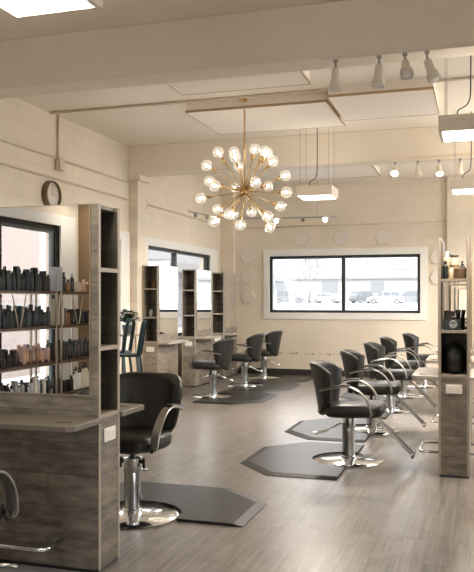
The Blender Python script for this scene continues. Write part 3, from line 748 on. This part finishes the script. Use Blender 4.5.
rows = [
 # z, y-start, y-end, kinds, palette, height range, label, group
 (1.575, .06, 1.20, ('bottle', 'bottle', 'box'), ['p_black', 'p_dark', 'p_black', 'p_teal', 'p_green'], (.17, .25), 'dark bottle packed in the row on the top left reflected shelf', 'dark bottles on the top reflected shelf'),
 (1.20, .06, 1.20, ('bottle', 'tube'), ['p_teal', 'p_black', 'p_teal', 'p_green'], (.15, .24), 'teal black bottle on the second reflected shelf, left side', 'teal bottles on the second reflected shelf'),
 (.81, .06, .62, ('bottle', 'tube'), ['p_peach', 'p_pink', 'p_peach', 'p_amber'], (.14, .20), 'peach coloured bottle on the third reflected shelf', 'peach bottles on the third reflected shelf'),
 (.81, .68, 1.20, ('bottle', 'box'), ['p_black', 'p_dark'], (.12, .17), 'dark bottle beside the peach bottles on the third reflected shelf', 'dark bottles on the third reflected shelf'),
 (.44, .06, 1.1, ('bottle', 'pump', 'box'), ['p_white', 'p_grey', 'p_silver', 'p_dark'], (.16, .22), 'pale or grey bottle on the lowest reflected shelf, left side', 'pale bottles on the lowest reflected shelf'),
 (1.20, -.84, -.24, ('bottle', 'box', 'bottle'), ['p_black', 'p_dark', 'p_amber', 'p_black'], (.12, .19), 'short dark bottle on the second reflected shelf, right side', 'short dark bottles on the second reflected shelf'),
 (.81, -.84, -.06, ('tube', 'bottle', 'bottle'), ['p_black', 'p_plum', 'p_dark', 'p_black'], (.17, .23), 'dark product in the tight row on the third reflected shelf, right side', 'dark products on the third reflected shelf'),
 (.44, -.84, -.5, ('pump', 'bottle'), ['p_cream', 'p_white'], (.22, .29), 'cream bottle standing at the right end of the lowest reflected shelf', 'cream bottles on the lowest reflected shelf'),
 (.44, -.44, -.06, ('bottle', 'box'), ['p_dark', 'p_black'], (.12, .18), 'dark bottle on the lowest reflected shelf, middle', 'dark bottles on the lowest reflected shelf'),
]
for z, y0, y1, kinds, pal, (h0, h1), lab, grp in rows:
    y = y0; k = 0
    while y < y1:
        r = random.uniform(.021, .030)
        for xx in ((-4.50,) if z in (.44,) else (-4.50, -4.60)):
            h = random.uniform(h0, h1)
            mt = random.choice(pal); kd = kinds[k % len(kinds)]
            word = {'box': 'carton', 'tube': 'tube', 'bottle': 'bottle', 'pump': 'pump bottle'}[kd]
            where = ' in the front line' if xx == -4.50 else ' in the back line'
            l2 = lab.replace('bottle', word, 1) if kd != 'bottle' else lab
            product(kd, xx, y + random.uniform(-.003, .003), z + .0005, r, h, mt, random.choice(['p_black', 'p_black', 'p_dark', mt]), l2, grp)
        y += 2 * r + .007; k += 1
# the odd ones on the top right shelf
tz = 1.5755
grp = None
product('box', -4.52, -.14, tz, .052, .27, 'p_silver', 'p_grey', 'tall silver grey carton in the middle of the top reflected shelf', grp)
product('bottle', -4.50, -.27, tz, .026, .22, 'p_black', 'p_black', 'slim black bottle right of the silver carton on top reflected shelf', grp)
product('bottle', -4.50, -.37, tz, .030, .14, 'p_amber', 'p_black', 'short amber bottle on the top reflected shelf', grp)
product('bottle', -4.50, -.46, tz, .024, .21, 'p_black', 'p_silver', 'slim black bottle with silver cap on the top reflected shelf', grp)
product('box', -4.50, -.56, tz, .036, .11, 'p_cream', 'p_cream', 'small cream carton on the top reflected shelf', grp)
product('bottle', -4.50, -.65, tz, .028, .13, 'p_tan', 'p_amber', 'tan bottle beside the cream carton on top reflected shelf', grp)
product('bottle', -4.50, -.73, tz, .028, .15, 'p_peach', 'p_cream', 'peach bottle with cream cap near the mirror edge, top shelf', grp)
product('bottle', -4.50, -.81, tz, .028, .12, 'p_amber', 'p_cream', 'amber bottle with cream cap at the end of the top shelf', grp)
product('box', -4.52, -.16, 1.2005, .06, .29, 'p_cream', 'p_white', 'tall cream carton on the second reflected shelf', grp)

# ------------------------------------------------------------------ teal bar stools, bar table and plant
def make_stool():
    e = empty('bar_stool'); s = .155; sz = .80
    MB().box(-s, s, -s, s, sz - .03, sz, .012, 2).build('seat', 'teal', e)
    for sx in (-1, 1):
        for sy in (-1, 1):
            MB().tube([(sx * s * .85, sy * s * .85, sz - .02), (sx * s * 1.35, sy * s * 1.35, 0)], 0, flat=(.05, .02, (1, -sx * sy, 0))).build('leg', 'teal', e)
    fr = MB()
    q = s * 1.16; zf = .36
    for a, b in (((-q, -q), (q, -q)), ((q, -q), (q, q)), ((q, q), (-q, q)), ((-q, q), (-q, -q))): fr.tube([(*a, zf), (*b, zf)], .012, 8)
    fr.build('foot_ring', 'teal', e, True)
    # back: a bent hoop with a broad middle slat (back stands at -x)
    MB().tube(smooth_curve([(-s * .9, -s * .95, sz - .02), (-s * 1.15, -s * 1.0, sz + .25), (-s * 1.3, -s * .8, sz + .38), (-s * 1.36, 0, sz + .425), (-s * 1.3, s * .8, sz + .38), (-s * 1.15, s * 1.0, sz + .25), (-s * .9, s * .95, sz - .02)], 5), 0, flat=(.05, .018, (1, 0, .15))).build('back_hoop', 'teal', e, 'auto')
    return e
bs = make_stool(); bs.location = (-4.23, 8.85, 0); bs.rotation_euler.z = math.radians(200)
tag(bs, 'dark teal metal bar stool on the right of the two, beyond the front station', 'stool', 'teal metal bar stools')
b2 = copy_tree(bs); b2.location = (-4.64, 9.35, 0); b2.rotation_euler.z = math.radians(188)
tag(b2, 'dark teal metal bar stool half hidden by the front station', 'stool', 'teal metal bar stools')
e = tag(empty('plant_stand', (-4.78, 9.98, 0)), 'narrow pale plant stand against the left wall behind the teal stools', 'plant stand')
lat('top', [(.02, .97), (.17, .97), (.17, .995), (.02, .995)], 'edge', e, 28)
for k in range(3):
    a = k * 2 * PI / 3 + .4; MB().tube([(.11 * math.cos(a), .11 * math.sin(a),   .975), (.16 * math.cos(a), .16 * math.sin(a), 0)], .014, 8).build('leg', 'edge', e, True)
e = tag(empty('potted_plant', (-4.78, 9.98, .9955)), 'bushy dark green potted plant above the teal stool backs', 'plant')
lat('pot', [(.02, 0), (.06, 0), (.08, .13), (.075, .13), (.07, .11), (.01, .10)], 'pot', e)
lv = MB()
for k in range(190):
    a = random.uniform(0, 2 * PI); el = random.uniform(.1, 1.4); rad = random.uniform(.06, .20)
    c = Vector((math.cos(a) * math.cos(el) * rad, math.sin(a) * math.cos(el) * rad, .17 + math.sin(el) * rad))
    d = Vector((math.cos(a), math.sin(a), random.uniform(-.3, .6))).normalized(); w = d.cross(Vector((0, 0, 1))).normalized() * .034
    vs = [lv.bm.verts.new(p) for p in (c - d * .04, c + w, c + d * .055 + Vector((0, 0, -.012)), c - w)]
    lv.bm.faces.new(vs)
lv.build('foliage', 'leaf', e)
sm = MB()
for k in range(6):
    a = k * PI / 3; sm.tube([(0, 0, .10), (.05 * math.cos(a), .05 * math.sin(a), .22), (.10 * math.cos(a), .10 * math.sin(a), .30)], .004, 6)
sm.build('stem', 'leaf', e)

# ------------------------------------------------------------------ outside
g = MB(); V = [g.bm.verts.new(p) for p in ((-90, 15.3, -.2), (90, 15.3, -.2), (90, 92, .98), (-90, 92, .98), (90, 190, 1.0), (-90, 190, 1.0))]
g.bm.faces.new((V[0], V[1], V[2], V[3])); g.bm.faces.new((V[3], V[2], V[4], V[5]))
struct(g.build('ground', 'snow'))
struct(MB().box(-40, XL - .3, -30, 15.2, -.3, -.2).build('ground', 'snow'))
struct(MB().box(XR + .3, 30, -30, 15.2, -.3, -.2).build('ground', 'snow'))

def gz(y): return -.2 + 1.18 * (y - 15.3) / 76.7 if y < 92 else .98 + .02 * (y - 92) / 98
def make_car(body_mat, kind):
    e = empty('car')
    top = {'suv': 1.72, 'wagon': 1.50, 'sedan': 1.42}[kind]
    lower = [(-2.2, .35), (-2.25, .75), (-2.1, .95), (-.95, 1.0), (1.0, .98), (1.75, .88), (2.15, .75), (2.22, .4), (2.1, .28), (-2.1, .28)]
    RXm = Matrix.Rotation(PI / 2, 4, 'X')
    MB().prism(lower, -.88, .88, .05, mat=RXm).build('body', body_mat, e, 'auto')
    rear = {'suv': -2.05, 'wagon': -2.0, 'sedan': -1.5}[kind]
    cab = [(rear - .05, .96), (rear + .25, top - .08), (rear + .6, top - .02), (.35, top - .02), (.55, top - .1), (1.15, .96)]
    MB().prism(cab, -.74, .74, .04, mat=RXm).build('windows', 'car_glass', e, 'auto')
    rf = MB(); rf.prism([(rear + .22, top - .06), (rear + .58, top), (.36, top), (.54, top - .07)], -.76, .76, .02, mat=RXm)
    for px in (rear + .12, -.75, .15):
        rf.prism([(px, .96), (px + .12, .96), (px + .20, top - .05), (px + .08, top - .05)], -.765, .765, 0, mat=RXm)
    rf.build('roof', body_mat, e)
    for sx in (-1.38, 1.35):
        for sy in (-1, 1):
            w = MB(); w.lathe([(.05, -.1), (.30, -.1), (.33, -.07), (.33, .07), (.30, .1), (.05, .1)], n=20, mat=Matrix.Translation((sx, sy * .82, .33)) @ RXm)
            wh = w.build('wheel', 'tyre', e, 'auto')
            MB().lathe([(.02, -.105), (.19, -.105), (.19, .105), (.02, .105)], n=14, mat=Matrix.Translation((sx, sy * .82, .33)) @ RXm).build('hubcap', 'facade_grey', wh)
    return e
colour('car_silver', (.10, .106, .112), .5); colour('car_white', (.215, .22, .222), .5); colour('car_dark', (.06, .068, .072), .5)
def out(px, d):  # a spot outside seen in that direction from the room, d metres along the street axis
    a = (px - 237) / 770; c, s = math.cos(math.radians(17.5)), math.sin(math.radians(17.5))
    rx, ry = a * c - s, a * s + c
    return rx * d, ry * d
CARS = [(-24.3, 100.0, .25, 'car_silver', 'suv', 'silver grey off road car parked outside behind the left pane'), (-21.1, 110.0, -.15, 'car_white', 'sedan', 'white car parked outside behind the left pane near the tree'),
        (-15.3, 108.0, .85, 'car_dark', 'suv', 'dark grey car parked outside right of the window mullion'), (-10.9, 94.0, PI + .1, 'car_white', 'wagon', 'pale silver estate car parked outside behind the right pane'),
        (-8.7, 103.0, PI - .1, 'car_silver', 'suv', 'grey car parked behind the pale estate car at the window edge')]
for x, y, rz, mt, kd, lab in CARS:
    c = make_car(mt, kd); c.location = (x, y, gz(y)); c.rotation_euler.z = rz; tag(c, lab, 'car', 'cars parked outside')
# the long building across the street
e = tag(empty('building', (-20, 132, gz(132))), 'long pale building across the street behind the parked cars', 'building')
MB().box(-50, 60, 0, 12, 0, 10.5).build('wall', 'facade', e)
MB().box(-50, 60, -.5, 0, 4.1, 4.5).build('canopy', 'facade_grey', e)
MB().box(-50, 60, -.3, 12.2, 10.5, 11.0).build('roof', 'facade_grey', e)
for x0, x1, z0, z1 in ((-6.2, -3.2, 1.6, 3.7), (-15.5, -12.5, 1.4, 3.7), (2.2, 4.6, 1.6, 3.6), (5.9, 9.2, 5.6, 6.6), (-9, -6.5, 6.2, 7.6), (14, 17, 1.5, 3.7)):
    w = MB().box(x0, x1, -.06, .02, z0, z1).build('window', 'facade_grey', e)
    MB().box(x0 + .15, x1 - .15, -.08, -.06, z0 + .15, z1 - .15).build('pane', 'facade_dark' if z0 < 2 else 'facade', w)
# bare tree and lamp post
e = tag(empty('bare_tree', (-24.3, 113, gz(113))), 'bare winter tree outside behind the left window pane', 'tree')
tr = MB(); tr.tube([(0, 0, 0), (.05, 0, 1.2), (0, 0, 2.2)], [.16, .13, .11], 8); tr.build('trunk', 'bark', e, True)
br = MB()
def branch(p, d, L, r, depth):
    q = p + d * L; br.tube([p, (p + q) / 2 + Vector((random.uniform(-.05, .05), 0, random.uniform(0, .05))), q], [r, r * .8, r * .6], 5)
    if depth:
        for _ in range(3):
            nd = (d + Vector((random.uniform(-.75, .75), random.uniform(-.7, .7), random.uniform(-.15, .45)))).normalized(); branch(q, nd, L * .72, r * .6, depth - 1)
for k in range(5):
    a = k * 1.256; branch(Vector((0, 0, 1.9 + .05 * k)), Vector((.6 * math.cos(a), .6 * math.sin(a), .8)).normalized(), 1.05, .06, 4)
br.build('branches', 'bark', e); e.scale = (1.55, 1.55, 1.55)
e = tag(empty('lamp_post', (-28.4, 117, gz(117))), 'slim street lamp post outside behind the left window pane', 'lamp post')
MB().tube([(0, 0, 0), (0, 0, 5.6)], [.11, .08], 8).build('pole', 'facade_dark', e, True)
lh = MB(); lh.box(-.8, -.2, -.12, .12, 5.35, 5.6, .03); lh.box(.2, .8, -.12, .12, 5.35, 5.6, .03); lh.box(-.2, .2, -.03, .03, 5.42, 5.52); lh.build('lamp_head', 'facade_dark', e)
# buildings along the left side
e = tag(empty('building', (-14.5, 22, -.2)), 'pale building with grey bands outside the left far window', 'building')
MB().box(-8, 0, -14, 34, 0, 6.5).build('wall', 'facade', e)
MB().box(-.02, .9, -14, 34, 3.0, 3.45).build('canopy', 'facade_grey', e); MB().box(-.02, .12, -14, 34, 5.2, 5.7).build('band', 'facade_grey', e)
for y in range(-12, 32, 5):
    w = MB().box(-.02, .05, y, y + 2.6, .9, 2.5).build('window', 'facade_grey', e); MB().box(.05, .07, y + .12, y + 2.48, 1.0, 2.4).build('pane', 'facade_dark', w)
e = tag(empty('building', (-9.6, -1, -.2)), 'pale brick building outside, reflected in the front mirror', 'building')
MB().box(-4, 0, -7, 5.5, 0, 6.0).build('wall', 'brick_ext', e); MB().box(-4, .25, -7.1, 5.6, 6.0, 6.2).build('roof', 'facade_grey', e)
MB().box(0, .06, -7, 5.5, 1.55, 1.62).build('ledge', 'facade', e)

# ------------------------------------------------------------------ light and camera
w = bpy.data.worlds.new('sky'); SC.world = w; w.use_nodes = True
bg = w.node_tree.nodes['Background']; bg.inputs[0].default_value = (.97, .98, 1.0, 1); bg.inputs[1].default_value = 2.3
sn = bpy.data.lights.new('sun', 'SUN'); sn.energy = 2.0; sn.angle = math.radians(12); sn.color = (1, .97, .92)
so = bpy.data.objects.new('sun', sn); COL.objects.link(so); so.rotation_euler = Vector((-.15, 1, -1.1)).to_track_quat('-Z', 'Y').to_euler()

cam = bpy.data.cameras.new('camera'); co = bpy.data.objects.new('camera', cam); COL.objects.link(co)
cam.sensor_fit = 'HORIZONTAL'; cam.sensor_width = 36; cam.lens = 770 / 474 * 36; cam.shift_y = 14 / 474
cam.clip_start = .05; cam.clip_end = 400
co.location = (0, 0, 1.48); co.rotation_euler = (PI / 2, 0, math.radians(17.5)); SC.camera = co

SC.view_settings.view_transform = 'Standard'; SC.view_settings.look = 'None'; SC.view_settings.exposure = 1.74; SC.view_settings.gamma = 1.0
cy = SC.cycles
cy.max_bounces = 10; cy.diffuse_bounces = 6; cy.glossy_bounces = 6; cy.transparent_max_bounces = 16; cy.sample_clamp_indirect = 6; cy.use_denoising = True
cy.caustics_reflective = False; cy.caustics_refractive = False
